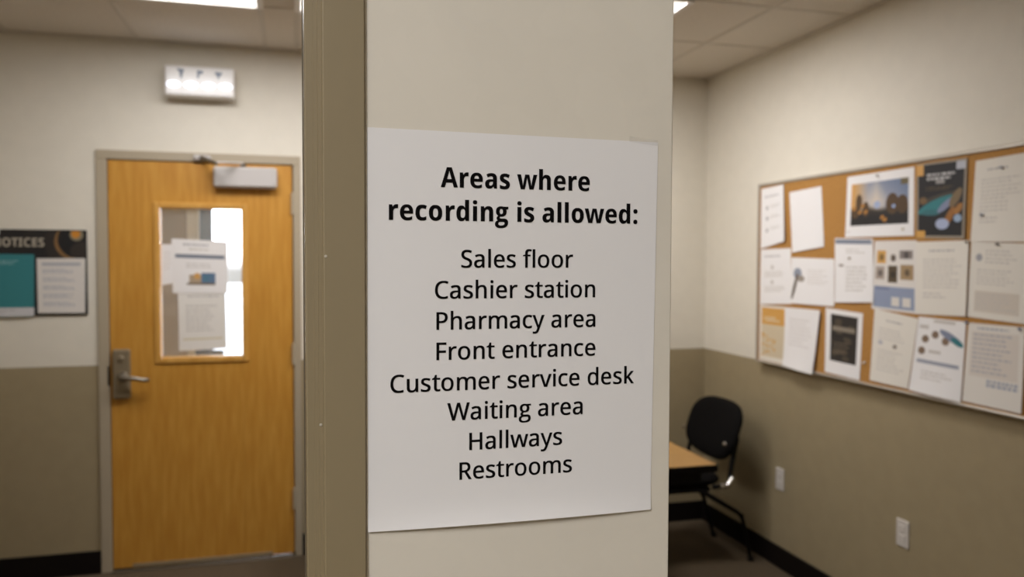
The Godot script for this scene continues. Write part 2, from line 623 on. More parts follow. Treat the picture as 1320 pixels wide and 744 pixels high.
		"door_flyer":
			im = page(230, 230, rgb(230, 226, 222))
			lines(im, 0.2, 0.08, 0.85, 0.14, 1, grey, 0.6)
			lines(im, 0.3, 0.17, 0.75, 0.22, 1, rgb(186, 178, 160))
			bar(im, 0.06, 0.28, 0.95, 0.35, rgb(112, 118, 130))
			lines(im, 0.25, 0.45, 0.8, 0.55, 2, soft)
			bar(im, 0.3, 0.66, 0.52, 0.82, rgb(168, 148, 122))
			disc(im, 0.44, 0.68, 0.06, 0.06, rgb(200, 152, 84))
			bar(im, 0.52, 0.62, 0.78, 0.84, rgb(92, 114, 140))
			lines(im, 0.56, 0.68, 0.74, 0.8, 2, rgb(54, 122, 130))
			bar(im, 0.26, 0.81, 0.78, 0.85, rgb(112, 96, 78))
		"door_letter":
			im = page(180, 230, rgb(226, 221, 212))
			lines(im, 0.2, 0.08, 0.85, 0.13, 1, grey)
			lines(im, 0.15, 0.24, 0.85, 0.72, 8, soft)
			bar(im, 0.08, 0.8, 0.92, 0.83, rgb(206, 194, 158))
		"header":
			im = page(512, 560, rgb(22, 19, 18))
			for k in 40:
				disc(im, rng.randf_range(0.3, 0.75), rng.randf_range(0.0, 0.2), 0.06, 0.02, rgb(30, 26, 22))
			disc(im, 0.90, 0.14, 0.15, 0.27, rgb(40, 33, 27))
			disc(im, 0.935, 0.125, 0.124, 0.224, rgb(124, 92, 52))
			disc(im, 0.955, 0.108, 0.124, 0.218, rgb(15, 12, 12))
			disc(im, 0.985, 0.24, 0.08, 0.11, rgb(44, 36, 29))
			disc(im, 0.945, 0.045, 0.042, 0.074, rgb(126, 116, 92))
			disc(im, 0.94, 0.035, 0.027, 0.048, rgb(196, 128, 36))
	return printed(im)

# ---------------------------------------------------------------- build
func _ready() -> void:
	rng.seed = 20241
	# camera
	var yaw := deg_to_rad(15.259)
	var pitch := deg_to_rad(2.0449)
	var roll := deg_to_rad(0.1788)
	var fw := Vector3(sin(yaw) * cos(pitch), -sin(pitch), -cos(yaw) * cos(pitch))
	var rt := Vector3(cos(yaw), 0, sin(yaw))
	var up := rt.cross(fw)
	var cam := Camera3D.new()
	cam.name = "camera"
	add_child(cam)
	cam.transform = Transform3D(Basis(rt * cos(roll) + up * sin(roll), up * cos(roll) - rt * sin(roll), -fw), Vector3(0, EYE, 0))
	var look := CameraAttributesPhysical.new()
	look.frustum_focal_length = 35.0 / (2.0 * 372.0 / 1033.65)
	look.frustum_focus_distance = 0.575
	look.frustum_near = 0.03
	look.frustum_far = 200.0
	look.exposure_aperture = 14.0
	cam.attributes = look
	cam.fov = rad_to_deg(2.0 * atan(372.0 / 1033.65))
	cam.current = true
	# sky: even bright overcast
	var env := Environment.new()
	env.background_mode = Environment.BG_SKY
	var sm := ProceduralSkyMaterial.new()
	sm.sky_top_color = rgb(206, 216, 232)
	sm.sky_horizon_color = rgb(232, 236, 242)
	sm.ground_horizon_color = rgb(200, 200, 200)
	sm.ground_bottom_color = rgb(150, 148, 144)
	sm.sky_energy_multiplier = 3.2
	sm.ground_energy_multiplier = 1.2
	env.sky = Sky.new()
	env.sky.sky_material = sm
	env.tonemap_mode = Environment.TONE_MAPPER_LINEAR
	env.tonemap_exposure = 1.0
	env.sdfgi_enabled = true
	env.ssao_enabled = true
	env.ssil_enabled = true
	var we := WorldEnvironment.new()
	we.name = "environment"
	we.environment = env
	add_child(we)
	materials()
	# ceiling lights: [x0, x1, z0 (far), z1 (near), energy, label]
	var lit := rgb(250, 249, 253)
	ceiling_light(-0.76, -0.135, -3.775, -3.165, 1.75, lit, "bright ceiling light panel in front of the wooden door")
	ceiling_light(0.025, 0.635, -3.775, -3.165, 1.1, lit, "bright ceiling light panel just right of the wooden door, mostly behind the stub wall")
	ceiling_light(1.055, 1.665, -3.775, -3.165, 2.75, lit, "bright ceiling light panel nearer the cork board wall")
	ceiling_light(-1.1, -0.5, 0.40, 1.60, 5.0, lit, "ceiling light panel above the hall facing the printed sign")

	shell()
	ceiling()
	near_wall()
	far_door()
	vestibule()
	sign_paper()
	exit_sign()
	left_notices()
	table()
	chair()
	cork_board()
	outlet(-3.683, 0.473, "white wall plate low on the taupe wall beside the black chair")
	outlet(-2.797, 0.478, "white wall plate on the taupe wall under the cork board, the nearer and lower-right one")

func ceiling_light(x0: float, x1: float, z0: float, z1: float, energy: float, c: Color, label: String) -> void:
	var c0 := Vector3((x0 + x1) / 2, CEIL, (z0 + z1) / 2)
	var o := thing("ceiling_light", label, "ceiling light", c0, 0.0)
	var hx := (x1 - x0) / 2
	var hz := (z1 - z0) / 2
	var st := begin()
	for s in [-1.0, 1.0]:
		add_box(st, Vector3(s * hx - 0.014, -0.008, -hz), Vector3(s * hx + 0.014, 0.06, hz), 0.002)
		add_box(st, Vector3(-hx, -0.008, s * hz - 0.014), Vector3(hx, 0.06, s * hz + 0.014), 0.002)
	put("trim_frame", st.commit(), M.white, o)
	put("diffuser", box(Vector3(-hx + 0.012, 0.0, -hz + 0.012), Vector3(hx - 0.012, 0.012, hz - 0.012)), M.lens, o)
	put("housing", box(Vector3(-hx, 0.06, -hz), Vector3(hx, 0.075, hz)), M.white, o)
	var l := AreaLight3D.new()
	l.name = "lamp"
	l.area_size = Vector2(2 * hx - 0.03, 2 * hz - 0.03)
	l.area_normalize_energy = true
	l.light_energy = energy
	l.light_color = c
	l.shadow_enabled = true
	l.set("area_range", 12.0)
	l.set("area_attenuation", 2.0)
	o.add_child(l)
	l.position = Vector3(0, -0.004, 0)
	l.rotation.x = -PI / 2

func wall_slab(o: Node3D, lo: Vector3, hi: Vector3) -> void:
	# a stretch of wall painted in two tones
	if lo.y < PAINT and hi.y > PAINT:
		put("lower_paint", box(lo, Vector3(hi.x, PAINT, hi.z)), M.lower, o)
		put("upper_paint", box(Vector3(lo.x, PAINT, lo.z), hi), M.wall, o)
	else:
		put("upper_paint", box(lo, hi), M.wall, o)

func shell() -> void:
	tag(put("floor", box(Vector3(LEFT - 0.15, -0.1, FAR - 0.15), Vector3(RIGHT + 0.15, 0, REAR + 0.15)), M.carpet), "dark brown-grey carpeted floor under the door and table", "floor", "", "structure")
	var top := CEIL + 0.25
	var b := thing("wall_back", "far wall with the wooden door, cream above and taupe below", "wall", Vector3.ZERO, 0, "", "structure")
	wall_slab(b, Vector3(LEFT - 0.15, 0, FAR - 0.15), Vector3(-0.945, top, FAR))
	wall_slab(b, Vector3(0.031, 0, FAR - 0.15), Vector3(RIGHT + 0.15, top, FAR))
	wall_slab(b, Vector3(-0.945, 2.16, FAR - 0.15), Vector3(0.031, top, FAR))
	var r := thing("wall_right", "right wall carrying the cork board, cream above and taupe below", "wall", Vector3.ZERO, 0, "", "structure")
	wall_slab(r, Vector3(RIGHT, 0, FAR), Vector3(RIGHT + 0.15, top, REAR + 0.15))
	var l := thing("wall_left", "left wall outside the picture, cream above and taupe below", "wall", Vector3.ZERO, 0, "", "structure")
	wall_slab(l, Vector3(LEFT - 0.15, 0, FAR), Vector3(LEFT, top, REAR + 0.15))
	var e := thing("wall_rear", "wall behind the viewer, cream above and taupe below", "wall", Vector3.ZERO, 0, "", "structure")
	wall_slab(e, Vector3(LEFT, 0, REAR), Vector3(RIGHT, top, REAR + 0.15))
	tag(put("baseboard_back", base_strip([[LEFT, -0.966], [0.040, RIGHT]]), M.base), "black baseboard along the foot of the far wall", "baseboard", "", "structure")
	var st := begin()
	add_box(st, Vector3(RIGHT - 0.012, 0, FAR + 0.012), Vector3(RIGHT, 0.115, NEARBACK - 0.001), 0.003)
	tag(put("baseboard_right", st.commit(), M.base), "black baseboard along the foot of the cork board wall", "baseboard", "", "structure")
	st = begin()
	add_box(st, Vector3(LEFT, 0, FAR + 0.012), Vector3(LEFT + 0.012, 0.115, NEARBACK - 0.001), 0.003)
	tag(put("baseboard_left", st.commit(), M.base), "black baseboard along the foot of the left wall", "baseboard", "", "structure")

func base_strip(spans: Array) -> ArrayMesh:
	var st := begin()
	for s in spans:
		add_box(st, Vector3(s[0], 0, FAR), Vector3(s[1], 0.12, FAR + 0.012), 0.003)
	return st.commit()

func ceiling() -> void:
	var o := thing("ceiling", "suspended ceiling of pale lay-in tiles on a thin metal grid", "ceiling", Vector3.ZERO, 0, "", "structure")
	var xs := [LEFT, -1.36, -0.76, -0.135, 0.025, 0.635, 1.055, 1.665, 2.065, RIGHT]
	var zs := [FAR, -3.775, -3.165, -2.555, -1.945, -1.335, NEARBACK]
	for j in zs.size() - 1:
		for i in xs.size() - 1:
			if (i == 2 or i == 4 or i == 6) and j == 1:
				continue   # the light panels sit here
			put("ceiling_tile", box(Vector3(xs[i] + 0.002, CEIL + 0.004, zs[j] + 0.002), Vector3(xs[i + 1] - 0.002, CEIL + 0.02, zs[j + 1] - 0.002), 0.003), M.tile, o)
	var st := begin()
	for x in xs.slice(1, xs.size() - 1):
		add_box(st, Vector3(x - 0.012, CEIL, FAR), Vector3(x + 0.012, CEIL + 0.03, NEARBACK), 0.002)
	for z in zs.slice(1, zs.size() - 1):
		add_box(st, Vector3(LEFT, CEIL + 0.0005, z - 0.012), Vector3(RIGHT, CEIL + 0.03, z + 0.012), 0.002)
	for x in [LEFT + 0.012, RIGHT - 0.012]:
		add_box(st, Vector3(x - 0.012, CEIL - 0.004, FAR), Vector3(x + 0.012, CEIL + 0.03, NEARBACK), 0.002)
	add_box(st, Vector3(LEFT, CEIL - 0.004, FAR), Vector3(RIGHT, CEIL + 0.03, FAR + 0.024), 0.002)
	put("ceiling_grid", st.commit(), M.tbar, o)
	put("slab", box(Vector3(LEFT - 0.15, CEIL + 0.2, FAR - 0.15), Vector3(RIGHT + 0.15, CEIL + 0.3, REAR + 0.15)), M.tile, o)
	put("hall_panel", box(Vector3(LEFT, CEIL + 0.004, NEAR), Vector3(-1.1, CEIL + 0.02, REAR)), M.tile, o)
	put("hall_panel", box(Vector3(-0.5, CEIL + 0.004, NEAR), Vector3(RIGHT, CEIL + 0.02, REAR)), M.tile, o)
	put("hall_panel", box(Vector3(-1.1, CEIL + 0.004, NEAR), Vector3(-0.5, CEIL + 0.02, 0.40)), M.tile, o)
	put("hall_panel", box(Vector3(-1.1, CEIL + 0.004, 1.60), Vector3(-0.5, CEIL + 0.02, REAR)), M.tile, o)

func jamb_outline(mirror := false) -> PackedVector2Array:
	# plan of the pressed metal door frame: face, rounded arris, rebate, stop with its seal groove, far rebate, back face
	var p := [[0.046, NEARBACK + 0.02], [0.046, NEAR + 0.0005], [0.0478, NEAR + 0.0005], [0.0478, NEAR + 0.0030], [0.0470, NEAR + 0.0038], [0.0205, NEAR + 0.0038], [0.0197, NEAR + 0.0034], [0.0192, NEAR + 0.0024],
		[0.0190, NEAR + 0.0008], [0.0165, NEAR + 0.0008], [0.0162, NEAR - 0.0004], [0.0135, NEAR - 0.0004], [0.0133, NEAR - 0.0010], [0.0088, NEAR - 0.0010], [0.0081, NEAR - 0.0014], [0.0078, NEAR - 0.0022],
		[0.0078, -0.640], [0.019, -0.643], [0.019, NEARBACK - 0.005], [0.0478, NEARBACK - 0.005], [0.0478, NEARBACK + 0.02]]
	var out := PackedVector2Array()
	for q in p:
		out.append(Vector2(-0.905 - q[0] + 0.019 if mirror else q[0], q[1]))
	return out

func near_wall() -> void:
	var w := thing("wall_front", "white stub wall between two openings, carrying the printed sign", "wall", Vector3.ZERO, 0, "", "structure")
	# the stub: its right edge has a rounded corner bead
	var plan := PackedVector2Array([Vector2(0.046, NEARBACK), Vector2(0.046, NEAR)])
	var r := 0.0012
	for k in 7:
		var a := PI / 2 * k / 6.0
		plan.append(Vector2(0.2790 - r + r * sin(a), NEAR - r + r * cos(a)))
	for k in 7:
		var a := PI / 2 * k / 6.0
		plan.append(Vector2(0.2790 - r + r * cos(a), NEARBACK + r - r * sin(a)))
	put("lower_paint", prism(plan, 0, PAINT), M.lower, w)
	put("upper_paint", prism(plan, PAINT, CEIL + 0.2), M.wall, w)
	wall_slab(w, Vector3(LEFT, 0, NEARBACK), Vector3(-0.932, CEIL + 0.2, NEAR))
	wall_slab(w, Vector3(2.1, 0, NEARBACK), Vector3(RIGHT, CEIL + 0.2, NEAR))
	wall_slab(w, Vector3(-0.932, 2.17, NEARBACK), Vector3(0.046, CEIL + 0.2, NEAR))
	wall_slab(w, Vector3(0.279, 2.35, NEARBACK), Vector3(2.1, CEIL + 0.2, NEAR))
	var f := thing("trim_1", "taupe metal door frame edging the white stub wall left of the sign", "door frame", Vector3.ZERO, 0, "", "structure")
	put("jamb", prism(jamb_outline(), 0, 2.13), M.jamb, f)
	put("jamb", prism(jamb_outline(true), 0, 2.13), M.jamb, f)
	put("head", box(Vector3(-0.934, 2.13, NEARBACK - 0.005), Vector3(0.0478, 2.17, NEAR + 0.005), 0.001), M.jamb, f)
	put("door_seal", box(Vector3(0.0070, 0.01, -0.612), Vector3(0.0082, 2.12, -0.604), 0.0003), M.seal, f)
	for c in [[0.0212, 1.630, NEAR + 0.0038], [0.0175, 1.515, NEAR + 0.0008]]:
		put("paint_chip", lathe([Vector2(0, 0.0006), Vector2(0.0009, 0.0004), Vector2(0.0011, 0)], Transform3D(Basis(Vector3.RIGHT, PI / 2), Vector3(c[0], c[1], c[2])), 8), M.chip, f)
	# filler bead where the wall meets the frame
	put("filler_bead", box(Vector3(0.0476, 0, NEAR), Vector3(0.0492, 2.13, NEAR + 0.0012), 0.0005), M.cream, f)

func far_door() -> void:
	var f := thing("trim_2", "taupe metal frame round the wooden door", "door frame", Vector3.ZERO, 0, "", "structure")
	var zf := FAR + 0.012
	var zb := FAR - 0.16
	for s in 2:
		var a := -0.966 if s == 0 else 0.0015
		var b := -0.9145 if s == 0 else 0.040
		var st := begin()
		add_box(st, Vector3(a, 0, zb), Vector3(b, 2.136, zf), 0.003)
		# stop behind the leaf
		if s == 0:
			add_box(st, Vector3(b - 0.001, 0, zb + 0.02), Vector3(b + 0.016, 2.136, FAR - 0.052), 0.002)
		else:
			add_box(st, Vector3(a - 0.016, 0, zb + 0.02), Vector3(a + 0.001, 2.136, FAR - 0.052), 0.002)
		put("jamb", st.commit(), M.frame, f)
	var sh := begin()
	add_box(sh, Vector3(-0.966, 2.136, zb), Vector3(0.040, 2.183, zf), 0.003)
	add_box(sh, Vector3(-0.92, 2.12, zb + 0.02), Vector3(0.005, 2.137, FAR - 0.052), 0.002)
	put("head", sh.commit(), M.frame, f)
	put("strike_plate", box(Vector3(-0.9225, 0.975, zf - 0.006), Vector3(-0.9125, 1.075, zf + 0.0015), 0.001), M.dark, f)
	put("threshold", box(Vector3(-0.914, 0.0, zb), Vector3(0.001, 0.008, FAR + 0.03), 0.003), M.bronze, f)

	var d := thing("door_1", "closed orange-brown wooden door with a narrow glass lite, closer and lever handle", "door", Vector3(-0.4573, 0, FAR), 0, "", "structure")
	# in the door's own axes: x from its middle, z out of its face
	var x0 := -0.4537
	var x1 := 0.4537
	var gx0 := -0.214
	var gx1 := 0.196
	var gy0 := 1.108
	var gy1 := 1.895
	var zo := 0.003
	var zi := -0.042
	var st := begin()
	add_box(st, Vector3(x0, 0.016, zi), Vector3(gx0, 2.131, zo), 0.0015)
	add_box(st, Vector3(gx1, 0.016, zi), Vector3(x1, 2.131, zo), 0.0015)
	add_box(st, Vector3(gx0, 0.016, zi), Vector3(gx1, gy0, zo), 0.0)
	add_box(st, Vector3(gx0, gy1, zi), Vector3(gx1, 2.131, zo), 0.0)
	put("leaf", st.commit(), M.wood, d)
	st = begin()
	for s in [[gx0 - 0.026, gx0 + 0.004, gy0 - 0.028, gy1 + 0.028], [gx1 - 0.004, gx1 + 0.028, gy0 - 0.028, gy1 + 0.028], [gx0 + 0.004, gx1 - 0.004, gy0 - 0.028, gy0 + 0.004], [gx0 + 0.004, gx1 - 0.004, gy1 - 0.004, gy1 + 0.028]]:
		add_box(st, Vector3(s[0], s[2], -0.012), Vector3(s[1], s[3], zo + 0.010), 0.005)
		add_box(st, Vector3(s[0], s[2], zi - 0.010), Vector3(s[1], s[3], -0.026), 0.005)
	put("glazing_bead", st.commit(), M.bead, d)
	put("glass_pane", box(Vector3(gx0, gy0, -0.022), Vector3(gx1, gy1, -0.017)), M.glass, d)
	put("door_sweep", box(Vector3(-0.36, 0.012, zo), Vector3(0.34, 0.036, zo + 0.006), 0.002), M.sweep, d)
	# hinges: three knuckles on the right
	for y in [1.927, 1.112, 0.32]:
		var h := lathe([Vector2(0, -0.058), Vector2(0.006, -0.058), Vector2(0.0075, -0.053), Vector2(0.0075, 0.053), Vector2(0.006, 0.058), Vector2(0, 0.058)], Transform3D(Basis.IDENTITY, Vector3(0.4555, y, zo + 0.011)), 12)
		put("hinge", h, M.frame, d)
	# lock: long plate, cylinder, lever
	var lock := put("lock_plate", box(Vector3(-0.441, 0.906, zo), Vector3(-0.356, 1.162, zo + 0.026), 0.008), M.satin, d)
	var turnz := Basis(Vector3.RIGHT, PI / 2)
	put("lever_hub", lathe([Vector2(0.027, 0), Vector2(0.027, 0.008), Vector2(0.022, 0.014), Vector2(0.014, 0.016), Vector2(0.013, 0.04), Vector2(0.0, 0.042)], Transform3D(turnz, Vector3(-0.39, 1.022, zo + 0.026)), 20), M.steel, lock)
	put("lever_handle", tube(bent([Vector3(-0.39, 1.022, zo + 0.05), Vector3(-0.39, 1.022, zo + 0.066), Vector3(-0.33, 1.016, zo + 0.068), Vector3(-0.285, 1.006, zo + 0.066), Vector3(-0.268, 1.004, zo + 0.05)], 0.02), 0.0115, 14), M.steel, lock)
	put("key_cylinder", lathe([Vector2(0.015, 0), Vector2(0.015, 0.006), Vector2(0.012, 0.008), Vector2(0, 0.008)], Transform3D(turnz, Vector3(-0.398, 1.115, zo + 0.026)), 16), M.satin, lock)
	# closer: body, pinion, two-part arm to a shoe on the frame head
	var body := put("door_closer", box(Vector3(0.058, 2.003, zo), Vector3(0.377, 2.112, zo + 0.058), 0.010), M.closer, d)
	put("pinion", lathe([Vector2(0.016, 0), Vector2(0.016, 0.012), Vector2(0.010, 0.014), Vector2(0.010, 0.028), Vector2(0, 0.028)], Transform3D(Basis.IDENTITY, Vector3(0.206, 2.110, zo + 0.030)), 14), M.bronze, body)
	put("closer_arm", tube(bent([Vector3(0.206, 2.132, zo + 0.030), Vector3(0.14, 2.125, zo + 0.11), Vector3(0.085, 2.115, zo + 0.19)], 0.02), 0.010, 10, 0.6), M.closer, body)
	put("closer_rod", tube([Vector3(0.085, 2.110, zo + 0.19), Vector3(0.035, 2.135, zo + 0.11), Vector3(0.0, 2.156, zo + 0.035)], 0.011, 10), M.bronze, body)
	put("arm_shoe", box(Vector3(-0.04, 2.142, zo + 0.010), Vector3(0.045, 2.17, zo + 0.036), 0.006), M.closer, body)
	# sheets taped on the glass
	var zg := FAR - 0.0165
	var q := func(a: Array) -> Array:
		var out := []
		for v in a:
			out.append(Vector3(v[0], v[1], zg))
		return out
	var n := Vector3.BACK
	tag(put("notice", sheet(q.call([[-0.665, 1.704], [-0.598, 1.704], [-0.6, 1.501], [-0.664, 1.49]]), n, 0.001, [0, 0, 0, 0]), paint("faint")), "narrow pale sheet taped at the left edge of the door glass", "notice")
	tag(put("notice", sheet(q.call([[-0.585, 1.458], [-0.349, 1.458], [-0.345, 1.150], [-0.583, 1.143]]), n, 0.0016, [0, 0, 0.002, 0]), paint("door_letter")), "cream printed letter taped low on the door glass, below the flyer", "notice")
	tag(put("notice", sheet(q.call([[-0.614, 1.734], [-0.336, 1.722], [-0.338, 1.446], [-0.610, 1.449]]), n, 0.0026, [0, 0.001, 0.001, 0]), paint("door_flyer")), "white flyer with a grey-blue stripe and small picture taped on the door glass", "notice")

func vestibule() -> void:
	var z1 := -6.06
	var w := thing("wall_vestibule", "tan walls of the small lobby seen through the door glass", "wall", Vector3.ZERO, 0, "", "structure")
	put("side_panel", box(Vector3(-1.35, 0, z1), Vector3(-1.2, 2.7, FAR - 0.15)), M.tan, w)
	put("side_panel", box(Vector3(0.75, 0, z1), Vector3(0.9, 2.7, FAR - 0.15)), M.tan, w)
	put("end_panel", box(Vector3(-1.2, 0, z1), Vector3(-0.715, 2.7, z1 + 0.12)), M.tan, w)
	put("end_panel", box(Vector3(-0.715, 2.3, z1), Vector3(0.75, 2.7, z1 + 0.12)), M.tan, w)
	put("lid", box(Vector3(-1.35, 2.7, z1), Vector3(0.9, 2.8, FAR - 0.15)), M.tile, w)
	tag(put("floor_vestibule", box(Vector3(-1.35, -0.1, z1), Vector3(0.9, 0, FAR - 0.15)), M.carpet), "dark lobby floor behind the wooden door", "floor", "", "structure")
	var d := thing("door_2", "blue-grey framed glass outer door seen through the wooden door's glass", "door", Vector3(0, 0, z1 + 0.06), 0, "", "structure")
	put("frame_post", box(Vector3(-0.712, 0, -0.05), Vector3(-0.632, 2.3, 0.05), 0.004), M.cream, d)
	put("frame_post", box(Vector3(0.66, 0, -0.05), Vector3(0.748, 2.3, 0.05), 0.004), M.cream, d)
	put("stile", box(Vector3(-0.628, 0.02, -0.025), Vector3(-0.545, 2.28, 0.025), 0.004), M.bluegrey, d)
	put("stile", box(Vector3(0.57, 0.02, -0.025), Vector3(0.655, 2.28, 0.025), 0.004), M.bluegrey, d)
	put("rail", box(Vector3(-0.545, 0.02, -0.025), Vector3(0.57, 0.22, 0.025), 0.004), M.bluegrey, d)
	put("rail", box(Vector3(-0.545, 2.2, -0.025), Vector3(0.57, 2.28, 0.025), 0.004), M.bluegrey, d)
	put("glass_pane", box(Vector3(-0.545, 0.22, -0.004), Vector3(0.57, 2.2, 0.004)), M.glass, d)
	put("push_bar", box(Vector3(-0.66, 0.955, 0.03), Vector3(-0.47, 0.992, 0.075), 0.006), M.bluegrey, d)
	put("pull_handle", tube(bent([Vector3(-0.50, 1.24, 0.0), Vector3(-0.465, 1.24, 0.05), Vector3(-0.465, 1.08, 0.05), Vector3(-0.50, 1.08, 0.0)], 0.02), 0.011, 10), M.bluegrey, d)
	tag(put("ground", box(Vector3(-30, -0.3, -60), Vector3(30, -0.1, z1)), M.pavement), "pale pavement outside the glass outer door", "pavement", "", "structure")

# ---------------------------------------------------------------- the sign
func text_line(parent: Node, words: String, x0: float, x1: float, y: float, cap: float, bold: bool, z: float, m: Material, depth := 0.00015, grow := 0.00014) -> void:
	var f := SystemFont.new()
	f.font_names = PackedStringArray(["Droid Sans"])
	f.font_weight = 700 if bold else 400
	var make := func(s: String) -> TextMesh:
		var t := TextMesh.new()
		t.font = f
		t.font_size = 96
		t.pixel_size = 0.001
		t.depth = depth
		t.curve_step = 0.5
		t.text = s
		return t
	var ref: AABB = make.call("H").get_aabb()
	var t: TextMesh = make.call(words)
	var bb := t.get_aabb()
	var sx := (x1 - x0) / bb.size.x
	var sy := cap / ref.size.y
	# the print is a little heavier than the font: the same outlines laid again a hair's breadth to each side
	var st := begin()
	var d := grow
	for k in [[-1, -0.7, 0], [1, -0.7, 1], [-1, 0.7, 2], [1, 0.7, 3]]:
		if grow == 0.0 and k[2] > 0:
			break
		var b := Basis.from_scale(Vector3((sx * bb.size.x - 2.0 * d) / bb.size.x, sy, 1.0))
		st.append_from(t, 0, Transform3D(b, Vector3(x0 + d - bb.position.x * b.x.x + k[0] * d, y - ref.position.y * sy + k[1] * d, z + 0.00001 * k[2])))
	put("text_line", st.commit(), m, parent)

func sign_paper() -> void:
	var o := thing("sign", "white paper sign listing areas where recording is allowed, taped on the stub wall", "sign", Vector3(0, 0, NEAR))
	var c := [Vector3(0.0496, 1.7185, 0), Vector3(0.2665, 1.7170, 0), Vector3(0.2628, 1.4375, 0), Vector3(0.0490, 1.4385, 0)]
	var leaf := put("sheet", sheet(c, Vector3.BACK, 0.0006, [0.0, 0.0, 0.0045, 0.0], 0.0002, 30.0), M.paper, o)
	var z := 0.00085
	for t in [["Areas where", 0.1003, 0.2117, 1.6790, 0.0139, true], ["recording is allowed:", 0.0640, 0.2500, 1.6555, 0.0139, true],
		["Sales floor", 0.1150, 0.1990, 1.6225, 0.0123, false], ["Cashier station", 0.0962, 0.2165, 1.6005, 0.0123, false], ["Pharmacy area", 0.0972, 0.2168, 1.5785, 0.0123, false],
		["Front entrance", 0.0972, 0.2170, 1.5570, 0.0123, false], ["Customer service desk", 0.0648, 0.2482, 1.5350, 0.0123, false], ["Waiting area", 0.1050, 0.2072, 1.5135, 0.0123, false],
		["Hallways", 0.1210, 0.1912, 1.4915, 0.0123, false], ["Restrooms", 0.1138, 0.1990, 1.4705, 0.0123, false]]:
		text_line(leaf, t[0], t[1], t[2], t[3], t[4], t[5], z, M.ink, 0.00015, 0.00004 if t[5] else 0.00015)
	# clear tape over the top right corner
	var st := begin()
	add_box(st, Vector3(-0.0115, -0.0022, 0.0012), Vector3(0.0115, 0.0022, 0.0014), 0.0001, Transform3D(Basis(Vector3.BACK, -0.10) * Basis(Vector3.RIGHT, -0.12), Vector3(0.2540, 1.7174, 0.0004)))
	put("clear_tape", st.commit(), M.tape, o)

func exit_sign() -> void:
	var o := thing("exit_sign", "small white lit sign box on the wall above the wooden door", "sign", Vector3(-0.456, 2.459, FAR))
	put("housing", box(Vector3(-0.168, 0.0, 0.0), Vector3(0.168, 0.154, 0.098), 0.008), M.white, o)
	var glow := mat(rgb(240, 242, 248), 0.4)
	glow.emission_enabled = true
	glow.emission = rgb(240, 244, 255)
	glow.emission_energy_multiplier = 1.0
	for k in 4:
		var x := -0.126 + 0.084 * k
		var t := Transform3D(Basis(Vector3.RIGHT, PI / 2).scaled(Vector3(1.0, 0.52, 1.0)), Vector3(x, 0.056, 0.098))
		put("lamp_lens", lathe([Vector2(0.035, 0), Vector2(0.031, 0.005), Vector2(0.018, 0.009), Vector2(0, 0.010)], t, 20), glow, o)
		var l := OmniLight3D.new()
		l.name = "lamp"
		l.light_energy = 0.0015
		l.light_color = rgb(240, 244, 255)
		l.light_size = 0.03
		l.omni_range = 12.0
		l.omni_attenuation = 2.0
		l.shadow_enabled = true
		o.add_child(l, true)
		l.position = Vector3(x, 0.056, 0.13)
	# dark wedge marks between the lit ovals
	var marks := [[[-0.110, 0.137], [-0.072, 0.134], [-0.080, 0.112], [-0.084, 0.090], [-0.093, 0.090], [-0.096, 0.116]],
		[[-0.012, 0.133], [0.018, 0.130], [0.016, 0.117], [0.000, 0.114], [-0.004, 0.092], [-0.012, 0.092]],
		[[0.072, 0.124], [0.084, 0.131], [0.094, 0.126], [0.104, 0.131], [0.110, 0.122], [0.094, 0.102], [0.091, 0.088], [0.086, 0.103]]]
	for mk in marks:
		var st := begin()
		var poly := PackedVector2Array()
		for v in mk:
			poly.append(Vector2(v[0], v[1]))
		var ix := Geometry2D.triangulate_polygon(poly)
		for i in range(0, ix.size(), 3):
			tri(st, Vector3(poly[ix[i]].x, poly[ix[i]].y, 0.0986), Vector3(poly[ix[i + 1]].x, poly[ix[i + 1]].y, 0.0986), Vector3(poly[ix[i + 2]].x, poly[ix[i + 2]].y, 0.0986), Vector3.BACK)
		put("dark_mark", st.commit(), M.bluegrey, o)

func left_notices() -> void:
	var o := thing("display_board", "black display board with a pale title and an orange eclipse picture, left of the door", "display board", Vector3(-1.395, 1.340, FAR))
	put("panel", box(Vector3(-0.384, 0, 0), Vector3(0.384, 0.432, 0.010), 0.003), M.dark, o)
	var c := [Vector3(-0.378, 0.427, 0.010), Vector3(0.379, 0.427, 0.010), Vector3(0.379, 0.005, 0.010), Vector3(-0.378, 0.005, 0.010)]
	put("print", sheet(c, Vector3.BACK, 0.0007, [0, 0, 0, 0]), paint("header"), o)
	text_line(o, "NOTICES", -0.036, 0.191, 0.347, 0.043, true, 0.0113, mat(rgb(176, 166, 148), 0.6), 0.0003, 0.0)
	var q := func(a: Array) -> Array:
		var out := []
		for v in a:
			out.append(Vector3(v[0], v[1], FAR + 0.011))
		return out
	tag(put("notice", sheet(q.call([[-1.60, 1.650], [-1.249, 1.648], [-1.254, 1.338], [-1.60, 1.338]]), Vector3.BACK, 0.0015, [0, 0, 0.003, 0]), paint("teal")), "teal sheet with a pale bottom margin on the black display board", "notice")
	tag(put("notice", sheet(q.call([[-1.238, 1.628], [-1.018, 1.629], [-1.022, 1.352], [-1.236, 1.354]]), Vector3.BACK, 0.0015, [0, 0.002, 0.002, 0]), paint("menu")), "white printed sheet at the lower right of the black display board", "notice")
	tag(put("notice", sheet(q.call([[-1.60, 1.79], [-1.398, 1.785], [-1.402, 1.745], [-1.60, 1.74]]), Vector3.BACK, 0.0015, [0, 0, 0, 0]), paint("faint")), "small pale slip at the top left of the black display board", "notice")

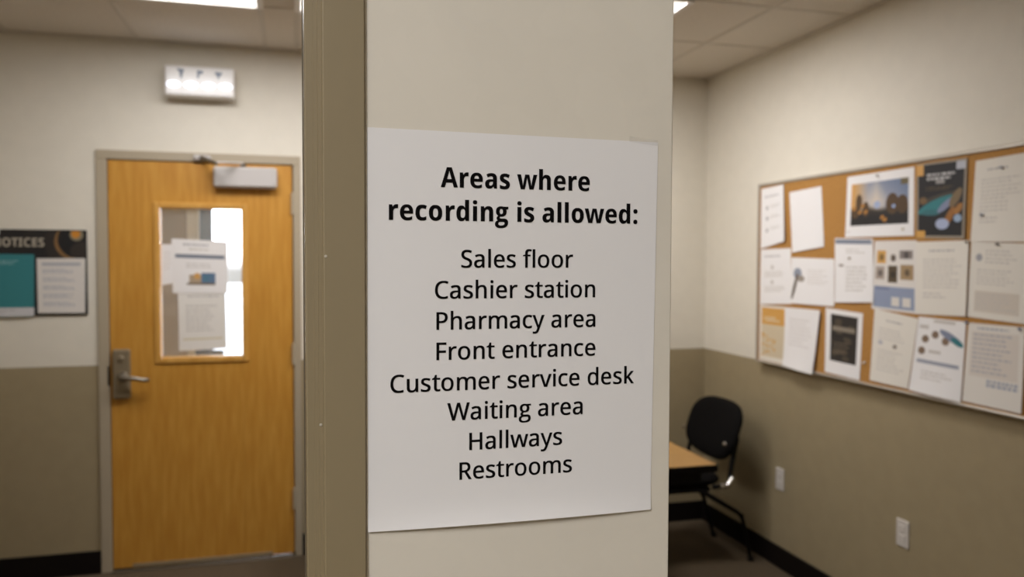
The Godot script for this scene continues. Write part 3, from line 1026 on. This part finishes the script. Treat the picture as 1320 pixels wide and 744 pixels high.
# ---------------------------------------------------------------- table and chair
func table() -> void:
	var o := thing("table", "rectangular table with a light wood top and black edge beside the black chair", "table", Vector3(1.0, 0, -3.65))
	put("tabletop", box(Vector3(-0.757, 0.722, -0.58), Vector3(0.757, 0.750, 0.578), 0.003), M.desk, o)
	var st := begin()
	for s in [-1.0, 1.0]:
		add_box(st, Vector3(-0.760, 0.718, s * 0.580 - 0.003), Vector3(0.760, 0.7495, s * 0.580 + 0.003), 0.002)
		add_box(st, Vector3(s * 0.758 - 0.003, 0.718, -0.580), Vector3(s * 0.758 + 0.003, 0.7495, 0.580), 0.002)
	put("edge_band", st.commit(), M.black, o)
	st = begin()
	for s in [-1.0, 1.0]:
		add_box(st, Vector3(-0.70, 0.665, s * 0.53 - 0.012), Vector3(0.70, 0.722, s * 0.53 + 0.012), 0.003)
		add_box(st, Vector3(s * 0.70 - 0.012, 0.665, -0.53), Vector3(s * 0.70 + 0.012, 0.722, 0.53), 0.003)
	put("apron", st.commit(), M.black, o)
	for s in [-1.0, 1.0]:
		st = begin()
		add_box(st, Vector3(s * 0.58 - 0.03, 0.03, -0.05), Vector3(s * 0.58 + 0.03, 0.68, 0.05), 0.006)
		add_box(st, Vector3(s * 0.58 - 0.028, 0.008, -0.45), Vector3(s * 0.58 + 0.028, 0.04, 0.45), 0.008)
		for e in [-0.42, 0.42]:
			add_lathe(st, [Vector2(0.018, 0), Vector2(0.018, 0.009), Vector2(0, 0.009)], Transform3D(Basis.IDENTITY, Vector3(s * 0.58, 0.0, e)), 12)
		put("leg", st.commit(), M.black, o)
	put("stretcher", box(Vector3(-0.55, 0.34, -0.015), Vector3(0.55, 0.40, 0.015), 0.004), M.black, o)

func chair() -> void:
	var base := Vector3(2.02, 0, -4.005)
	var o := thing("chair", "black padded chair with chrome brackets in the corner between the table and cork board", "chair", base)
	# faces -x; across is z
	put("seat", cushion(0.25, 0.235, 0.225, 0.085, 5.0, 0.0, Transform3D(Basis(Vector3.RIGHT, -PI / 2), Vector3(-0.05, 0.455, 0))), M.cloth, o)
	var bt := Transform3D(Basis(Vector3(0, 0, -1), Vector3(0.34, 1, 0).normalized(), Vector3(-1, 0.34, 0).normalized()), Vector3(0.264, 0.692, 0))
	put("backrest", cushion(0.266, 0.170, 0.165, 0.066, 2.9, 0.03, bt), M.cloth, o)
	for s in [-1.0, 1.0]:
		var z: float = s * 0.215
		var side := "leg"
		var rear := put(side, tube(bent([Vector3(-0.04, 0.415, z * 0.92), Vector3(0.057, 0.412, z), Vector3(0.30, 0.262, z), Vector3(0.365, 0.008, z * 0.93)], 0.05), 0.011, 12), M.black, o)
		var front := put(side, tube(bent([Vector3(-0.04, 0.415, z * 0.92), Vector3(-0.16, 0.412, z), Vector3(-0.27, 0.34, z), Vector3(-0.31, 0.008, z)], 0.05), 0.011, 12), M.black, o)
		for e in [[0.366, rear], [-0.31, front]]:
			put("foot", lathe([Vector2(0, 0), Vector2(0.017, 0), Vector2(0.017, 0.012), Vector2(0.012, 0.022), Vector2(0, 0.022)], Transform3D(Basis.IDENTITY, Vector3(e[0], 0, z * (0.93 if e[0] > 0 else 1.0))), 12), M.dark, e[1])
		put("back_support", tube(bent([Vector3(0.12, 0.425, z), Vector3(0.205, 0.43, z * 1.1), Vector3(0.220, 0.54, z * 1.1), Vector3(0.262, 0.68, z * 1.02)], 0.03), 0.009, 10, 1.5), M.black, o)
		put("bracket", tube(bent([Vector3(0.155, 0.432, z * 1.12), Vector3(0.195, 0.436, z * 1.16), Vector3(0.225, 0.475, z * 1.14)], 0.03), 0.016, 14), M.chrome, o)
		put("bolt", lathe([Vector2(0.013, 0), Vector2(0.012, 0.006), Vector2(0.006, 0.009), Vector2(0, 0.009)], Transform3D(Basis(Vector3.BACK, PI / 2), Vector3(0.182, 0.655, z * 1.08)), 14), M.chrome, o)
	put("under_frame", box(Vector3(-0.2, 0.396, -0.2), Vector3(0.12, 0.42, 0.2), 0.004), M.black, o)
	put("cross_bar", tube([Vector3(0.305, 0.255, -0.215), Vector3(0.305, 0.255, 0.215)], 0.010, 10), M.black, o)
	put("cross_bar", tube([Vector3(-0.272, 0.33, -0.215), Vector3(-0.272, 0.33, 0.215)], 0.010, 10), M.black, o)

# ---------------------------------------------------------------- the cork board
func cork_board() -> void:
	var zc := -2.976
	var o := thing("cork_board", "aluminium-framed cork board crowded with pinned sheets on the right wall", "cork board", Vector3(RIGHT, 1.078, zc))
	var hz := 0.893
	var h := 0.9655
	put("cork_panel", box(Vector3(-0.037, 0.01, -hz + 0.01), Vector3(-0.022, h - 0.01, hz - 0.01)), M.cork, o)
	var st := begin()
	for s in [-1.0, 1.0]:
		add_box(st, Vector3(-0.045, 0, s * (hz - 0.008) - 0.008), Vector3(0.0, h, s * (hz - 0.008) + 0.008), 0.004)
	add_box(st, Vector3(-0.045, 0, -hz + 0.016), Vector3(0.0, 0.012, hz - 0.016), 0.004)
	add_box(st, Vector3(-0.045, h - 0.016, -hz + 0.016), Vector3(0.0, h, hz - 0.016), 0.004)
	put("board_frame", st.commit(), M.alum, o)
	# sheets: name, corners as seen (z, y), lift, curl [top, right, bottom, left], print, label
	var S := [
		["notice", [-3.840, 2.0140], [-3.635, 2.0220], [-3.605, 1.7290], [-3.839, 1.6920], 0.001, [0, 0.012, 0.004, 0], "icons", "tilted white sheet with a curling edge, at the cork board's top left corner"],
		["notice", [-3.586, 1.9760], [-3.331, 1.9860], [-3.300, 1.6960], [-3.552, 1.6690], 0.001, [0, 0, 0.006, 0], "blank", "blank white sheet with bare cork on its right, top row of the board"],
		["poster", [-3.142, 2.0100], [-2.735, 2.0120], [-2.729, 1.7320], [-3.151, 1.7360], 0.001, [0, 0, 0.003, 0], "sunset", "wide white-bordered picture of people under a sunset sky on the cork board"],
		["poster", [-2.721, 2.0200], [-2.466, 2.0160], [-2.470, 1.7130], [-2.714, 1.7220], 0.0022, [0, 0.004, 0, 0], "night", "dark poster with teal light and pale shapes at the top of the cork board"],
		["notice", [-2.429, 1.9990], [-2.212, 2.0040], [-2.205, 1.6960], [-2.444, 1.7010], 0.001, [0, 0, 0.003, 0], "letter", "cream typed letter at the board's top right corner"],
		["notice", [-3.839, 1.6880], [-3.566, 1.6920], [-3.558, 1.4080], [-3.840, 1.3920], 0.001, [0, 0, 0.002, 0], "form", "white form at the board's left edge, beside the sheet with the ribbon mark"],
		["notice", [-3.558, 1.6450], [-3.225, 1.6370], [-3.219, 1.4150], [-3.565, 1.4120], 0.0018, [0, 0, 0.004, 0], "ribbon", "white sheet with a dark slanting ribbon mark on its left side"],
		["notice", [-3.222, 1.7340], [-2.967, 1.7250], [-2.955, 1.4480], [-3.214, 1.4340], 0.0022, [0, 0, 0.006, 0], "headed", "white sheet with a grey-blue header bar below the sunset picture"],
		["notice", [-2.957, 1.7150], [-2.714, 1.7130], [-2.705, 1.4130], [-2.969, 1.4200], 0.001, [0, 0, 0, 0], "collage", "sheet with small photographs above a blue block, middle row of the board"],
		["notice", [-2.714, 1.7060], [-2.450, 1.7070], [-2.453, 1.4210], [-2.705, 1.4130], 0.0014, [0, 0.007, 0, 0.003], "letter", "cream typed sheet directly below the dark poster"],
		["notice", [-2.440, 1.7010], [-2.205, 1.6900], [-2.202, 1.4110], [-2.453, 1.4210], 0.001, [0, 0, 0.002, 0], "twoblock", "cream sheet with a tinted lower block at the right end of the middle row"],
		["notice", [-3.839, 1.3890], [-3.598, 1.3900], [-3.597, 1.0925], [-3.839, 1.0925], 0.001, [0, 0, 0, 0], "orange", "sheet with an orange printed header at the board's bottom left corner"],
		["notice", [-3.594, 1.3900], [-3.312, 1.3910], [-3.354, 1.0770], [-3.604, 1.0900], 0.0095, [0, 0.004, 0.018, 0], "faint", "almost blank white sheet lifting off the board, bottom row beside the orange sheet"],
		["notice", [-3.281, 1.4050], [-3.023, 1.3950], [-3.035, 1.0940], [-3.279, 1.1000], 0.001, [0, 0, 0.006, 0], "certificate", "white-bordered sheet with a dark brown print in the bottom row"],
		["notice", [-2.949, 1.4210], [-2.696, 1.3950], [-2.744, 1.1020], [-2.970, 1.1050], 0.0014, [0, 0, 0.005, 0], "notice", "cream text sheet in the bottom row, left of the sheet with round badges"],
		["notice", [-2.692, 1.4040], [-2.456, 1.4000], [-2.469, 1.0930], [-2.735, 1.1000], 0.0022, [0, 0, 0.012, 0], "badges", "white sheet with brown round badges and a blue ribbon, bottom row of the board"],
		["notice", [-2.445, 1.3980], [-2.204, 1.4000], [-2.206, 1.0980], [-2.465, 1.1000], 0.001, [0, 0.004, 0.004, 0], "bluish", "greyish text sheet at the board's bottom right corner"],
	]
	for s in S:
		var c := []
		for k in range(1, 5):
			c.append(Vector3(RIGHT - 0.0375, s[k][1], s[k][0]))
		var o2 := put(s[0], sheet(c, Vector3.LEFT, s[5], s[6]), paint(s[7]))
		tag(o2, s[8], "poster" if s[0] == "poster" else "notice", "sheets pinned on the cork board")
	# push pins: z, y, colour, where
	var pins := [[-2.314, 1.963, rgb(120, 124, 140), "grey push pin near the top of the letter in the top right corner"],
		[-2.394, 1.799, rgb(112, 114, 128), "grey push pin at the left edge of the letter in the top right corner"],
		[-2.324, 1.690, rgb(120, 112, 104), "brown-grey push pin between the top right letter and the sheet below it"],
		[-2.946, 1.998, rgb(190, 184, 174), "pale push pin at the top middle of the sunset picture"],
		[-2.787, 1.761, rgb(196, 184, 160), "pale push pin at the lower right of the sunset picture"],
		[-2.458, 1.700, rgb(120, 104, 84), "brown push pin at the lower right corner of the dark poster"],
		[-2.451, 1.399, rgb(112, 120, 140), "blue-grey push pin between the badge sheet and the greyish sheet"],
		[-2.222, 1.393, rgb(112, 120, 140), "blue-grey push pin at the upper right corner of the greyish sheet"],
		[-3.006, 1.177, rgb(224, 220, 214), "white push pin on the cork right of the dark brown print"],
		[-3.115, 1.640, rgb(140, 124, 104), "brown push pin on the sheet with the grey-blue header bar"]]
	for p in pins:
		var t := Transform3D(Basis(Vector3.BACK, PI / 2), Vector3(RIGHT - 0.0385, p[1], p[0]))
		var pin := put("push_pin", lathe([Vector2(0.0055, 0), Vector2(0.0055, 0.002), Vector2(0.003, 0.003), Vector2(0.0028, 0.006), Vector2(0.0048, 0.0072), Vector2(0.0048, 0.009), Vector2(0, 0.0095)], t, 12), mat(p[2], 0.4))
		tag(pin, p[3], "push pin", "push pins on the cork board")

func outlet(z: float, y: float, label: String) -> void:
	var o := thing("outlet", label, "wall plate", Vector3(RIGHT, y, z), 0, "wall plates below the cork board")
	put("cover_plate", box(Vector3(-0.006, -0.058, -0.036), Vector3(0, 0.058, 0.036), 0.003), M.plastic, o)
	for s in [-1.0, 1.0]:
		put("socket_face", box(Vector3(-0.008, s * 0.02 - 0.014, -0.016), Vector3(-0.005, s * 0.02 + 0.014, 0.016), 0.0012), M.plastic, o)
	put("screw", lathe([Vector2(0.003, 0), Vector2(0.0026, 0.001), Vector2(0, 0.0012)], Transform3D(Basis(Vector3.BACK, PI / 2), Vector3(-0.006, 0, 0)), 10), M.steel, o)
